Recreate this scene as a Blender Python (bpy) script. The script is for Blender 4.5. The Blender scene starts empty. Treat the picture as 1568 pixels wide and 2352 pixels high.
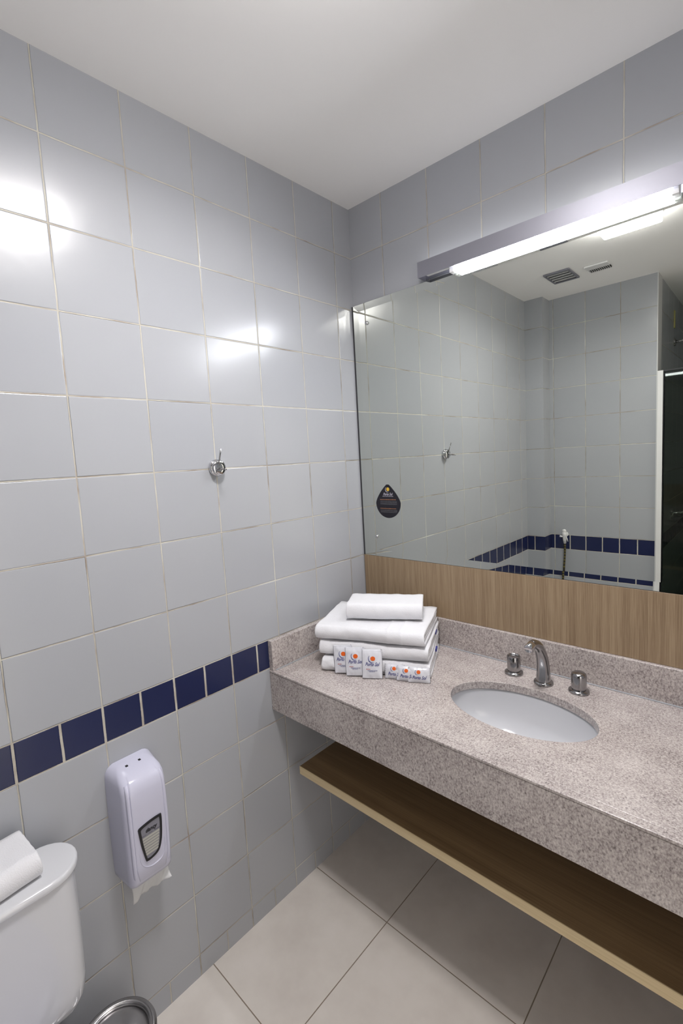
import bpy, bmesh, math, random
from mathutils import Vector, Matrix, noise
random.seed(4)
C = bpy.context.scene.collection
SC = bpy.context.scene
PI = math.pi

# ------------------------------------------------------------------ camera
cam_d = bpy.data.cameras.new('camera')
cam = bpy.data.objects.new('camera', cam_d)
C.objects.link(cam)
CX, CY, CZ = 1.27893, -1.50590, 1.58669
yaw, pit, rol = 0.753399, -0.100158, -0.055898
F = Vector((-math.sin(yaw)*math.cos(pit), math.cos(yaw)*math.cos(pit), math.sin(pit)))
R0 = F.cross(Vector((0, 0, 1))).normalized()
U0 = R0.cross(F)
Rr = R0*math.cos(rol)+U0*math.sin(rol)
Ur = -R0*math.sin(rol)+U0*math.cos(rol)
m = Matrix.Identity(4)
for i in range(3):
    m[i][0] = Rr[i]; m[i][1] = Ur[i]; m[i][2] = -F[i]
m[0][3], m[1][3], m[2][3] = CX, CY, CZ
cam.matrix_world = m
cam_d.sensor_fit = 'HORIZONTAL'
cam_d.sensor_width = 36.0
cam_d.lens = 1077.087*36.0/1568.0
cam_d.shift_x = 3.361/1568.0
cam_d.shift_y = -13.994/1568.0
cam_d.clip_start = 0.02
SC.camera = cam

# ------------------------------------------------------------------ world, exposure
WORLD_STR = 2.2      # fill light through the unseen doorway added behind the camera
w = bpy.data.worlds.new('world'); SC.world = w
w.use_nodes = True
w.node_tree.nodes['Background'].inputs[0].default_value = (1.0, 0.93, 0.86, 1)
w.node_tree.nodes['Background'].inputs[1].default_value = WORLD_STR
SC.view_settings.view_transform = 'Standard'
SC.view_settings.look = 'None'
SC.view_settings.gamma = 1.0
SC.view_settings.use_curve_mapping = False
SC.view_settings.exposure = 0.0
CEIL_LAMP = 34.0       # glow of the ceiling lamp's diffuser
CEIL_BEAM = 12.0       # watts of its downward beam
CEIL_SPREAD = 160.0
CEIL_COL = (1.0, 0.965, 0.955)
TUBE_LAMP = 98.0      # emission of the tube above the mirror
UPLIGHT_FILL = 1.3          # added glow on top of the same fixture, lifts ceiling and upper wall
TUBE_COL = (0.93, 0.95, 1.0)

# ------------------------------------------------------------------ shader helpers
def srgb(r, g, b):
    def f(c):
        c /= 255.0
        return c/12.92 if c <= 0.04045 else ((c+0.055)/1.055)**2.4
    return (f(r), f(g), f(b), 1.0)

class NT:
    def __init__(s, name):
        s.mat = bpy.data.materials.new(name); s.mat.use_nodes = True
        s.t = s.mat.node_tree; s.b = s.t.nodes['Principled BSDF']
    def node(s, typ, **kw):
        n = s.t.nodes.new(typ)
        for k, v in kw.items(): setattr(n, k, v)
        return n
    def link(s, a, b): s.t.links.new(a, b)
    def put(s, inp, v):
        if hasattr(v, 'is_linked') or isinstance(v, bpy.types.NodeSocket): s.link(v, inp)
        else: inp.default_value = v
    def M(s, op, a, b=None, c=None, clamp=False):
        n = s.node('ShaderNodeMath', operation=op); n.use_clamp = clamp
        s.put(n.inputs[0], a)
        if b is not None: s.put(n.inputs[1], b)
        if c is not None: s.put(n.inputs[2], c)
        return n.outputs[0]
    def mix(s, f, a, b):
        n = s.node('ShaderNodeMix', data_type='RGBA')
        s.put(n.inputs[0], f); s.put(n.inputs[6], a); s.put(n.inputs[7], b)
        return n.outputs[2]
    def sel(s, f, a, b):   # a + f*(b-a) on floats
        n = s.node('ShaderNodeMix', data_type='FLOAT')
        s.put(n.inputs[0], f); s.put(n.inputs[2], a); s.put(n.inputs[3], b)
        return n.outputs[0]
    def ramp(s, f, stops):
        n = s.node('ShaderNodeValToRGB'); e = n.color_ramp.elements
        while len(e) > 1: e.remove(e[-1])
        e[0].position = stops[0][0]; e[0].color = stops[0][1]
        for p, c in stops[1:]:
            x = e.new(p); x.color = c
        s.link(f, n.inputs[0]); return n.outputs[0]
    def coords(s):
        return s.node('ShaderNodeTexCoord').outputs['Object']
    def noise(s, vec, scale, detail=2.0, rough=0.5):
        n = s.node('ShaderNodeTexNoise')
        s.link(vec, n.inputs['Vector']); n.inputs['Scale'].default_value = scale
        n.inputs['Detail'].default_value = detail; n.inputs['Roughness'].default_value = rough
        return n.outputs[0]
    def mapping(s, vec, scale=(1, 1, 1), rot=(0, 0, 0)):
        n = s.node('ShaderNodeMapping'); s.link(vec, n.inputs[0])
        n.inputs['Scale'].default_value = scale; n.inputs['Rotation'].default_value = rot
        return n.outputs[0]
    def bump(s, h, dist, strength=1.0):
        n = s.node('ShaderNodeBump'); s.link(h, n.inputs['Height'])
        n.inputs['Distance'].default_value = dist; n.inputs['Strength'].default_value = strength
        s.link(n.outputs[0], s.b.inputs['Normal'])

def plain(name, col, rough=0.5, metal=0.0, spec=0.5, coat=0.0, emis=None, estr=0, trans=0, alpha=1, ior=1.5):
    n = NT(name); b = n.b
    b.inputs['Base Color'].default_value = col
    b.inputs['Roughness'].default_value = rough
    b.inputs['Metallic'].default_value = metal
    b.inputs['Specular IOR Level'].default_value = spec
    b.inputs['Coat Weight'].default_value = coat
    b.inputs['Coat Roughness'].default_value = 0.05
    b.inputs['Transmission Weight'].default_value = trans
    b.inputs['Alpha'].default_value = alpha
    b.inputs['IOR'].default_value = ior
    if emis:
        b.inputs['Emission Color'].default_value = emis
        b.inputs['Emission Strength'].default_value = estr
    return n.mat

BASE, BLUE, PITCH = 0.0711, 0.10045, 0.20075
Z8 = BASE+4*PITCH; Z7 = Z8+BLUE

def tile_mat(name, axis, off, sign=1.0):
    n = NT(name); co = n.coords()
    sp = n.node('ShaderNodeSeparateXYZ'); n.link(co, sp.inputs[0])
    u0 = n.M('MULTIPLY', sp.outputs['X' if axis == 'x' else 'Y'], sign)
    v = sp.outputs['Z']
    # wobble of the joints
    wob = n.M('MULTIPLY', n.M('SUBTRACT', n.noise(co, 9.0, 4.0, 0.7), 0.5), 0.0035)
    u = n.M('ADD', u0, wob); v = n.M('ADD', v, n.M('MULTIPLY', wob, 0.8))
    above = n.M('GREATER_THAN', v, Z7)
    gt8 = n.M('GREATER_THAN', v, Z8)
    band = n.M('SUBTRACT', gt8, above)
    base = n.M('LESS_THAN', v, BASE)
    org = n.sel(above, BASE, Z7)
    vv = n.M('DIVIDE', n.M('SUBTRACT', v, org), PITCH)
    dper = n.M('MULTIPLY', n.M('ABSOLUTE', n.M('SUBTRACT', n.M('FRACT', n.M('ADD', vv, 100.5)), 0.5)), PITCH)
    dband = n.M('MINIMUM', n.M('SUBTRACT', v, Z8), n.M('SUBTRACT', Z7, v))
    dh = n.sel(band, dper, dband)
    half = n.M('MAXIMUM', band, base)
    p = n.sel(half, 0.2, 0.1)
    uu = n.M('DIVIDE', n.M('SUBTRACT', u, off), p)
    dv = n.M('MULTIPLY', n.M('ABSOLUTE', n.M('SUBTRACT', n.M('FRACT', n.M('ADD', uu, 100.5)), 0.5)), p)
    gv = n.sel(band, 0.0016, 0.0030)
    dvn = n.M('SUBTRACT', dv, gv)
    dhn = n.M('SUBTRACT', dh, 0.0016)
    d = n.M('MINIMUM', dvn, dhn)
    edge = n.M('MULTIPLY', n.M('SUBTRACT', n.noise(co, 260.0, 2.0), 0.5), 0.0009)
    d = n.M('ADD', d, edge)
    mask = n.M('DIVIDE', n.M('ADD', d, 0.0004), 0.0008, clamp=True)       # 1 = tile, 0 = grout
    # per tile id
    cid = n.node('ShaderNodeCombineXYZ')
    n.link(n.M('FLOOR', n.M('ADD', uu, 100.0)), cid.inputs[0])
    n.link(n.M('ADD', n.M('FLOOR', n.M('ADD', vv, 100.0)), n.M('MULTIPLY', above, 37.0)), cid.inputs[1])
    wn = n.node('ShaderNodeTexWhiteNoise'); wn.noise_dimensions = '3D'
    n.link(cid.outputs[0], wn.inputs[0])
    rc = n.node('ShaderNodeSeparateColor'); n.link(wn.outputs['Color'], rc.inputs[0])
    tint = n.M('ADD', n.M('MULTIPLY', rc.outputs[2], 0.35), n.M('MULTIPLY', n.noise(co, 3.0, 2.0), 0.5))
    white = n.mix(tint, srgb(163, 166, 172), srgb(173, 175, 179))
    blue = n.mix(tint, srgb(31, 37, 70), srgb(36, 43, 80))
    tile = n.mix(band, white, blue)
    gdirt = n.noise(co, 7.0, 3.0, 0.6)
    grout = n.ramp(gdirt, [(0.32, srgb(152, 140, 128)), (0.5, srgb(186, 181, 169)), (0.68, srgb(204, 202, 190))])
    n.link(n.mix(mask, grout, tile), n.b.inputs['Base Color'])
    n.link(n.sel(mask, 0.85, 0.235), n.b.inputs['Roughness'])
    n.link(n.sel(mask, 0.2, 0.5), n.b.inputs['Specular IOR Level'])
    # height: pillow edge, tiny tilt of each tile, faint waviness
    pil = n.M('MULTIPLY', n.M('DIVIDE', d, 0.0018, clamp=True), 0.0007)
    lu = n.M('MULTIPLY', n.M('FRACT', n.M('ADD', uu, 100.0)), p)
    lv = n.M('MULTIPLY', n.M('FRACT', n.M('ADD', vv, 100.0)), PITCH)
    tu = n.M('MULTIPLY', n.M('MULTIPLY', n.M('SUBTRACT', rc.outputs[0], 0.5), 0.022), lu)
    tv = n.M('MULTIPLY', n.M('MULTIPLY', n.M('SUBTRACT', rc.outputs[1], 0.5), 0.022), lv)
    wav = n.M('MULTIPLY', n.noise(co, 14.0, 1.0), 0.0005)
    h = n.M('ADD', n.M('ADD', pil, n.M('MULTIPLY', n.M('ADD', tu, tv), mask)), wav)
    n.bump(h, 1.0, 1.0)
    return n.mat

def granite_mat():
    n = NT('granite'); co = n.coords()
    a = n.noise(n.mapping(co, (1, 1, 0.7)), 260.0, 3.0, 0.65)
    b = n.noise(n.mapping(co, (1.3, 1, 0.8), (0.3, 0.5, 0.2)), 120.0, 4.0, 0.7)
    big = n.noise(co, 9.0, 3.0, 0.6)
    f = n.M('ADD', n.M('MULTIPLY', a, 0.6), n.M('MULTIPLY', b, 0.4))
    f = n.M('ADD', f, n.M('MULTIPLY', n.M('SUBTRACT', big, 0.5), 0.22))
    col = n.ramp(f, [(0.33, srgb(110, 103, 102)), (0.41, srgb(146, 137, 135)), (0.49, srgb(173, 164, 161)),
                     (0.56, srgb(189, 181, 177)), (0.63, srgb(204, 197, 193)), (0.72, srgb(214, 207, 202))])
    vor = n.node('ShaderNodeTexVoronoi'); n.link(co, vor.inputs['Vector']); vor.inputs['Scale'].default_value = 70.0
    spot = n.M('MULTIPLY', n.M('LESS_THAN', vor.outputs['Distance'], 0.17), n.M('GREATER_THAN', n.noise(co, 23.0, 2.0), 0.56))
    col = n.mix(n.M('MULTIPLY', spot, 0.45), col, srgb(78, 72, 76))
    n.link(col, n.b.inputs['Base Color'])
    n.b.inputs['Roughness'].default_value = 0.16
    n.b.inputs['Specular IOR Level'].default_value = 0.5
    n.bump(a, 0.0002, 0.6)
    return n.mat

def wood_mat(name, c0, c1, c2, axis='z', scale=240.0, rough=0.45):
    n = NT(name); co = n.coords()
    st = {'z': (1, 1, 0.02), 'x': (0.02, 1, 1)}[axis]
    a = n.noise(n.mapping(co, st), scale, 3.0, 0.6)
    b = n.noise(n.mapping(co, tuple(0.35*q for q in st)), scale*0.5, 2.0, 0.5)
    f = n.M('ADD', n.M('MULTIPLY', a, 0.6), n.M('MULTIPLY', b, 0.4))
    n.link(n.ramp(f, [(0.36, c0), (0.5, c1), (0.64, c2)]), n.b.inputs['Base Color'])
    n.b.inputs['Roughness'].default_value = rough
    n.bump(a, 0.0003, 0.5)
    return n.mat

def floor_mat():
    n = NT('floor_tile'); co = n.coords()
    sp = n.node('ShaderNodeSeparateXYZ'); n.link(co, sp.inputs[0])
    P = 0.4635
    def dist(s, off):
        q = n.M('DIVIDE', n.M('SUBTRACT', s, off), P)
        return q, n.M('MULTIPLY', n.M('ABSOLUTE', n.M('SUBTRACT', n.M('FRACT', n.M('ADD', q, 100.5)), 0.5)), P)
    qx, dx = dist(sp.outputs[0], 0.342); qy, dy = dist(sp.outputs[1], -0.853)
    d = n.M('SUBTRACT', n.M('MINIMUM', dx, dy), 0.0014)
    mask = n.M('DIVIDE', n.M('ADD', d, 0.0004), 0.0008, clamp=True)
    cl = n.noise(co, 5.0, 4.0, 0.6)
    col = n.ramp(cl, [(0.3, srgb(211, 204, 197)), (0.55, srgb(222, 216, 209)), (0.75, srgb(228, 222, 216))])
    n.link(n.mix(mask, srgb(140, 127, 112), col), n.b.inputs['Base Color'])
    n.link(n.sel(mask, 0.9, 0.42), n.b.inputs['Roughness'])
    h = n.M('ADD', n.M('MULTIPLY', mask, 0.0008), n.M('MULTIPLY', n.noise(co, 60.0, 2.0), 0.0001))
    n.bump(h, 1.0)
    return n.mat

def terry_mat():
    n = NT('white_terry'); co = n.coords()
    n.b.inputs['Base Color'].default_value = srgb(222, 222, 226)
    n.b.inputs['Roughness'].default_value = 0.95
    n.b.inputs['Specular IOR Level'].default_value = 0.1
    n.b.inputs['Sheen Weight'].default_value = 0.35
    n.b.inputs['Sheen Roughness'].default_value = 0.6
    h = n.M('ADD', n.noise(co, 420.0, 2.0), n.M('MULTIPLY', n.noise(co, 60.0, 2.0), 0.5))
    n.bump(h, 0.0011, 0.8)
    return n.mat

M = {}
M['tile_l'] = tile_mat('wall_tile_left', 'y', 0.0953, -1.0)
M['tile_m'] = tile_mat('wall_tile_mirror', 'x', 0.1596)
M['tile_b'] = tile_mat('wall_tile_back', 'x', 0.143)
M['tile_c'] = tile_mat('wall_tile_column', 'x', 0.150)
M['floor'] = floor_mat()
M['granite'] = granite_mat()
M['panel'] = wood_mat('wood_laminate', srgb(128, 107, 83), srgb(147, 126, 100), srgb(162, 142, 115), scale=420.0)
M['shelf'] = wood_mat('shelf_laminate', srgb(126, 100, 68), srgb(140, 113, 80), srgb(154, 126, 90), 'x', 180.0)
M['edge'] = wood_mat('shelf_edge_band', srgb(206, 184, 142), srgb(216, 195, 154), srgb(224, 205, 166), 'x', 260.0)
M['terry'] = terry_mat()
M['ceil'] = plain('ceiling_paint', srgb(251, 250, 249), 0.9, spec=0.1)
M['chrome'] = plain('chrome', (0.66, 0.66, 0.68, 1), 0.07, 1.0)
M['dchrome'] = plain('worn_chrome', (0.36, 0.355, 0.36, 1), 0.17, 1.0)
M['steel'] = plain('brushed_steel', (0.50, 0.49, 0.49, 1), 0.22, 1.0)
M['lidsteel'] = plain('polished_lid_steel', (0.62, 0.61, 0.62, 1), 0.30, 1.0)
M['alu'] = plain('satin_aluminium', (0.26, 0.26, 0.30, 1), 0.42, 0.5)
M['mirror'] = plain('mirror_silver', (0.72, 0.740, 0.695, 1), 0.0, 1.0)
M['mback'] = plain('mirror_backing', srgb(54, 54, 58), 0.6)
M['porc'] = plain('porcelain', srgb(206, 207, 211), 0.08, coat=0.3)
M['plastic'] = plain('white_plastic', srgb(200, 200, 218), 0.16, spec=0.5)
M['vent'] = plain('vent_plastic', srgb(205, 205, 205), 0.5)
M['black'] = plain('black_rubber', srgb(14, 14, 20), 0.35)
M['dark'] = plain('dark_slot', srgb(24, 24, 26), 0.8)
M['silic'] = plain('silicone', srgb(168, 172, 178), 0.4)
M['paper'] = plain('paper', srgb(228, 228, 228), 0.9, spec=0.1, alpha=0.72)
M['sachet'] = plain('sachet_film', srgb(214, 215, 222), 0.22, spec=0.6)
M['ink'] = plain('blue_ink', srgb(58, 60, 128), 0.5)
M['orange'] = plain('orange_ink', srgb(216, 92, 16), 0.5)
M['redink'] = plain('red_ink', srgb(186, 120, 116), 0.5)
M['navy'] = plain('sticker_navy', srgb(22, 20, 32), 0.4)
M['gold'] = plain('gold_ink', srgb(222, 182, 64), 0.5)
M['wink'] = plain('white_ink', srgb(190, 188, 200), 0.5)
M['gink'] = plain('grey_ink', srgb(112, 112, 118), 0.5)
M['tan'] = plain('tan_ink', srgb(150, 104, 76), 0.5)
M['smoke'] = plain('smoked_window', srgb(128, 128, 138), 0.15)
M['dpaper'] = plain('folded_paper', srgb(172, 171, 164), 0.8)
M['lamp_c'] = plain('ceiling_diffuser', (0.9, 0.9, 0.9, 1), 0.5, emis=CEIL_COL+(1,), estr=CEIL_LAMP)
M['lamp_t'] = plain('tube_glass', (0.9, 0.9, 0.9, 1), 0.5, emis=TUBE_COL+(1,), estr=TUBE_LAMP)
M['fill_u'] = plain('uplight_fill_strip', (0.9, 0.9, 0.9, 1), 0.5, emis=TUBE_COL+(1,), estr=UPLIGHT_FILL)
M['white'] = plain('white_enamel', srgb(225, 225, 225), 0.4)
M['hose_d'] = plain('hose_dark', srgb(44, 40, 22), 0.5)
M['hose_y'] = plain('hose_yellow', srgb(110, 98, 34), 0.4)
M['strip'] = plain('yellowed_strip', srgb(190, 184, 120), 0.6)

def glass_mat():
    n = NT('tinted_glass')
    t = n.t; out = t.nodes['Material Output']
    tr = n.node('ShaderNodeBsdfTransparent'); tr.inputs[0].default_value = (0.52, 0.56, 0.52, 1)
    gl = n.node('ShaderNodeBsdfGlossy'); gl.inputs[0].default_value = (1, 1, 1, 1); gl.inputs['Roughness'].default_value = 0.02
    mx = n.node('ShaderNodeMixShader'); mx.inputs[0].default_value = 0.03
    n.link(tr.outputs[0], mx.inputs[1]); n.link(gl.outputs[0], mx.inputs[2]); n.link(mx.outputs[0], out.inputs[0])
    return n.mat
M['glass'] = glass_mat()

# ------------------------------------------------------------------ mesh helpers
def obj(name, bm, mat, parent=None, smooth=False, bevel=0.0, seg=2, auto=None, subsurf=0):
    me = bpy.data.meshes.new(name)
    bmesh.ops.recalc_face_normals(bm, faces=bm.faces)
    bm.to_mesh(me); bm.free()
    if not isinstance(mat, (list, tuple)): mat = [mat]
    for q in mat: me.materials.append(q)
    o = bpy.data.objects.new(name, me); C.objects.link(o)
    if parent is not None: o.parent = parent
    if smooth: me.shade_smooth()
    if bevel > 0:
        md = o.modifiers.new('bevel', 'BEVEL'); md.width = bevel; md.segments = seg
        md.limit_method = 'ANGLE'; md.angle_limit = math.radians(40)
        me.shade_smooth()
        md.harden_normals = True
    if subsurf:
        md = o.modifiers.new('sub', 'SUBSURF'); md.levels = subsurf; md.render_levels = subsurf
    if auto:
        sharp(me, auto)
    return o

def sharp(me, deg):
    bm = bmesh.new(); bm.from_mesh(me)
    for e in bm.edges:
        if len(e.link_faces) == 2 and e.calc_face_angle(0) > math.radians(deg): e.smooth = False
    bm.to_mesh(me); bm.free()

def box(bm, x0, x1, y0, y1, z0, z1):
    v = [bm.verts.new((x, y, z)) for x in (x0, x1) for y in (y0, y1) for z in (z0, z1)]
    for f in ((0, 1, 3, 2), (4, 6, 7, 5), (0, 4, 5, 1), (2, 3, 7, 6), (0, 2, 6, 4), (1, 5, 7, 3)):
        bm.faces.new([v[i] for i in f])
    return bm
def B(*a):
    bm = bmesh.new()
    if isinstance(a[0], (list, tuple)):
        for q in a: box(bm, *q)
    else: box(bm, *a)
    return bm
def quad(bm, pts):
    bm.faces.new([bm.verts.new(p) for p in pts]); return bm

def lathe(prof, seg=48, axis='z', center=(0, 0, 0), bm=None, sx=1.0, sy=1.0):
    """prof: list of (r, h)"""
    bm = bm or bmesh.new(); rings = []
    cx, cy, cz = center
    for r, h in prof:
        ring = []
        for i in range(seg):
            a = 2*PI*i/seg
            p, q = r*math.cos(a)*sx, r*math.sin(a)*sy
            co = {'z': (cx+p, cy+q, cz+h), 'x': (cx+h, cy+p, cz+q), 'y': (cx+p, cy+h, cz+q)}[axis]
            ring.append(bm.verts.new(co))
        rings.append(ring)
    for a, b in zip(rings, rings[1:]):
        for i in range(seg):
            j = (i+1) % seg
            bm.faces.new((a[i], a[j], b[j], b[i]))
    if prof[0][0] > 1e-6: bm.faces.new(rings[0])
    if prof[-1][0] > 1e-6: bm.faces.new(rings[-1])
    bmesh.ops.remove_doubles(bm, verts=bm.verts, dist=1e-6)
    return bm

def tube(path, radii, seg=20, bm=None, cap=True, flat=1.0):
    bm = bm or bmesh.new(); rings = []
    path = [Vector(p) for p in path]
    if not isinstance(radii, (list, tuple)): radii = [radii]*len(path)
    prev = None
    for i, p in enumerate(path):
        t = (path[min(i+1, len(path)-1)]-path[max(i-1, 0)]).normalized()
        if prev is None:
            prev = t.orthogonal().normalized()
        nrm = (prev-t*prev.dot(t)).normalized(); prev = nrm
        bn = t.cross(nrm)
        rings.append([bm.verts.new(p+(nrm*math.cos(2*PI*k/seg)+bn*math.sin(2*PI*k/seg)*flat)*radii[i]) for k in range(seg)])
    for a, b in zip(rings, rings[1:]):
        for i in range(seg):
            j = (i+1) % seg
            bm.faces.new((a[i], a[j], b[j], b[i]))
    if cap:
        bm.faces.new(rings[0][::-1]); bm.faces.new(rings[-1])
    return bm

def catmull(pts, n=8):
    P = [Vector(p) for p in pts]; out = []
    P = [P[0]*2-P[1]]+P+[P[-1]*2-P[-2]]
    for i in range(1, len(P)-2):
        for k in range(n):
            t = k/n; a, b, c, d = P[i-1], P[i], P[i+1], P[i+2]
            out.append(0.5*((2*b)+(c-a)*t+(2*a-5*b+4*c-d)*t*t+(-a+3*b-3*c+d)*t**3))
    out.append(P[-2]); return out

def empty(name, loc=(0, 0, 0), rot=(0, 0, 0)):
    o = bpy.data.objects.new(name, None); C.objects.link(o)
    o.location = loc; o.rotation_euler = rot; o.empty_display_size = 0.05
    return o
def tag(o, label, cat, group=None):
    o['label'] = label; o['category'] = cat
    if group: o['group'] = group
    return o
def struct(name, bm, mat, **k):
    o = obj(name, bm, mat, **k); o['kind'] = 'structure'; return o
def dup(root):
    r = root.copy(); C.objects.link(r)
    for ch in list(root.children):
        c = ch.copy(); C.objects.link(c); c.parent = r
        for g in list(ch.children):
            d = g.copy(); C.objects.link(d); d.parent = c
    return r

# ------------------------------------------------------------------ room shell
H = 2.568
XR = 1.95            # right wall
YB = -1.919          # back wall
XS = 0.735           # corner where the shower begins
YS = -3.40           # far wall of the shower
T = 0.12
struct('floor', B(-T, XR+T, YS-T, T, -0.1, 0.0), M['floor'])
# ceiling with holes is not needed: lamp and vents are surface mounted
struct('ceiling', B(-T, XR+T, YS-T, T, H, H+0.1), M['ceil'])
struct('wall_left', B(-T, 0, YB-T, 0, 0, H), M['tile_l'])
struct('wall_front', B(-T, XR+T, 0, T, 0, H), M['tile_m'])
struct('wall_back', B(0, XS-0.001, YB-T, YB, 0, H), M['tile_b'])
struct('wall_column', B(0, 0.118, YB, -1.795, 0, H), M['tile_c'])
struct('wall_shower_left', B(XS-T, XS, YS, YB-T, 0, H), M['tile_l'])
struct('trim_1', B(XS-0.001, XS+0.004, YB-T, YB+0.001, 0, H), M['vent'])
struct('wall_shower_back', B(XS-T, XR+T, YS-T, YS, 0, H), M['tile_m'])
DY0, DY1, DH = -1.80, -0.95, 2.10      # unseen open doorway, added so that fill light enters
struct('wall_right', B((XR, XR+T, YS, DY0, 0, H), (XR, XR+T, DY1, 0, 0, H), (XR, XR+T, DY0, DY1, DH, H)), M['tile_l'])
struct('added_door_1', B((XR-0.012, XR+T+0.012, DY0-0.05, DY0+0.02, 0, DH+0.05), (XR-0.012, XR+T+0.012, DY1-0.02, DY1+0.05, 0, DH+0.05), (XR-0.012, XR+T+0.012, DY0+0.02, DY1-0.02, DH-0.02, DH+0.05)), M['white'])  # frame around the added doorway, out of view
struct('trim_2', B(XS+0.005, XR, YB-0.05, YB+0.03, 0, 0.045), M['granite'], bevel=0.003)

# ------------------------------------------------------------------ ceiling lamp
t = tag(empty('ceiling_light', (0.775, -0.940, H)), 'square white surface mounted lamp lit on the ceiling', 'lamp')
x0, x1, y0, y1 = -0.113, 0.113, -0.113, 0.113
obj('housing', B(x0-0.004, x1+0.004, y0-0.004, y1+0.004, -0.008, -0.0002), M['white'], t, bevel=0.002)
obj('diffuser', B(x0, x1, y0, y1, -0.048, -0.0085), M['lamp_c'], t, bevel=0.006)
la = bpy.data.lights.new('ceiling_beam', 'AREA'); la.shape = 'SQUARE'; la.size = 0.205
la.energy = CEIL_BEAM; la.color = CEIL_COL; la.spread = math.radians(CEIL_SPREAD)
lo = bpy.data.objects.new('ceiling_beam', la); C.objects.link(lo); lo.parent = t; lo.location = (0, 0, -0.0495)

# ------------------------------------------------------------------ mirror lamp
t = tag(empty('mirror_light', (0.345, 0, 2.1935)), 'long grey metal strip light with glowing tube above the mirror', 'lamp')
L = 0.87
bm = B((0, L, -0.052, -0.050, 0.001, 0.053), (0, L, -0.003, -0.0005, 0.006, 0.051),
       (0, 0.002, -0.050, -0.003, 0.001, 0.051), (L-0.002, L, -0.050, -0.003, 0.001, 0.051))
obj('housing', bm, M['alu'], t)
obj('uplight_fill', B(0.002, L-0.002, -0.0498, -0.0032, 0.049, 0.0512), M['fill_u'], t)  # added upward glowing strip that brightens the ceiling
tb = obj('tube', lathe([(0.0, 0), (0.0125, 0.0), (0.0125, 0.59), (0, 0.59)], 24, 'x', (0.135, -0.031, -0.003)), M['lamp_t'], t, smooth=True, auto=40)
for xx in (0.118, 0.726):
    obj('tube_socket', B(xx, xx+0.016, -0.044, -0.018, -0.014, 0.051), M['white'], t, bevel=0.002)
for xx in (0.02, 0.746):
    obj('reflector', B(xx, xx+0.094, -0.046, -0.016, 0.008, 0.046), M['white'], t, bevel=0.004)

# ------------------------------------------------------------------ mirror with bevelled rim
mx0, mx1, mz0, mz1 = 0.0095, 1.60, 1.178, 2.191
t = tag(empty('vanity_mirror', (0, 0, mz0)), 'large frameless wall mirror over the wood panel', 'mirror')
bw, bt = 0.026, 0.00125
yf = -0.010
bm = bmesh.new()
o_ = [(mx0, mz0), (mx1, mz0), (mx1, mz1), (mx0, mz1)]
i_ = [(mx0+bw, mz0+bw), (mx1-bw, mz0+bw), (mx1-bw, mz1-bw), (mx0+bw, mz1-bw)]
obj('mirror_glass', quad(bmesh.new(), [(x, yf, z-mz0) for x, z in i_]), M['mirror'], t)
for k in range(4):
    j = (k+1) % 4
    quad(bm, [(o_[k][0], yf-bt, o_[k][1]-mz0), (o_[j][0], yf-bt, o_[j][1]-mz0), (i_[j][0], yf, i_[j][1]-mz0), (i_[k][0], yf, i_[k][1]-mz0)])
me = obj('bevel_edge', bm, M['mirror'], t)
obj('backing', B(0.0008, mx1+0.0005, yf+0.0003, -0.0005, -0.0005, mz1-mz0+0.0008), M['mback'], t)
for x in (0.076, 0.80, 1.52):
    for z in (2.113, 1.260):
        if x == 0.80: continue
        obj('mounting_screw', lathe([(0, -0.007), (0.004, -0.0065), (0.0068, -0.004), (0.0076, -0.001), (0.0076, 0.0012), (0, 0.0012)], 24, 'y', (x, yf-0.0012, z-mz0)), M['chrome'], t, smooth=True)

# wood panel
o = obj('backsplash_panel', B(0.003, XR-0.002, -0.012, -0.0005, 0.972, 1.1765), M['panel'], bevel=0.0008)
tag(o, 'brown wood laminate panel between mirror and granite splash', 'panel')

# ------------------------------------------------------------------ printed helpers
def text_mesh(name, body, size, shear=0.0, align='CENTER', bold=0.0, squash=1.0):
    cu = bpy.data.curves.new(name, 'FONT'); cu.body = body; cu.size = size; cu.shear = shear
    cu.align_x = align; cu.align_y = 'CENTER'; cu.offset = bold; cu.resolution_u = 2; cu.extrude = 0.0
    to = bpy.data.objects.new('tmp', cu); C.objects.link(to)
    dg = bpy.context.evaluated_depsgraph_get(); dg.update()
    me = bpy.data.meshes.new_from_object(to.evaluated_get(dg))
    bpy.data.objects.remove(to); bpy.data.curves.remove(cu)
    for v in me.vertices: v.co.x *= squash
    return me
def printed(name, me, mat, parent, fn):
    """me lies in its own XY plane; fn maps (x, y) to a 3D point"""
    for v in me.vertices: v.co = Vector(fn(v.co.x, v.co.y))
    me.materials.clear(); me.materials.append(mat)
    o = bpy.data.objects.new(name, me); C.objects.link(o); o.parent = parent
    return o
def disc_me(cx, cy, rx, ry, n=28):
    me = bpy.data.meshes.new('disc'); vs = [(cx, cy, 0)]+[(cx+rx*math.cos(2*PI*i/n), cy+ry*math.sin(2*PI*i/n), 0) for i in range(n)]
    me.from_pydata(vs, [], [(0, i+1, (i+1) % n+1) for i in range(n)]); return me
def crescent_me(cx, cy, r, a0, a1, th, n=24):
    vs = []; fs = []
    for i in range(n+1):
        s = i/n; a = a0+(a1-a0)*s; wd = th*math.sin(PI*s)**0.7+0.0001
        vs += [(cx+(r+wd/2)*math.cos(a), cy+(r+wd/2)*math.sin(a), 0), (cx+(r-wd/2)*math.cos(a), cy+(r-wd/2)*math.sin(a), 0)]
    for i in range(n): fs.append((2*i, 2*i+1, 2*i+3, 2*i+2))
    me = bpy.data.meshes.new('crescent'); me.from_pydata(vs, [], fs); return me
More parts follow.
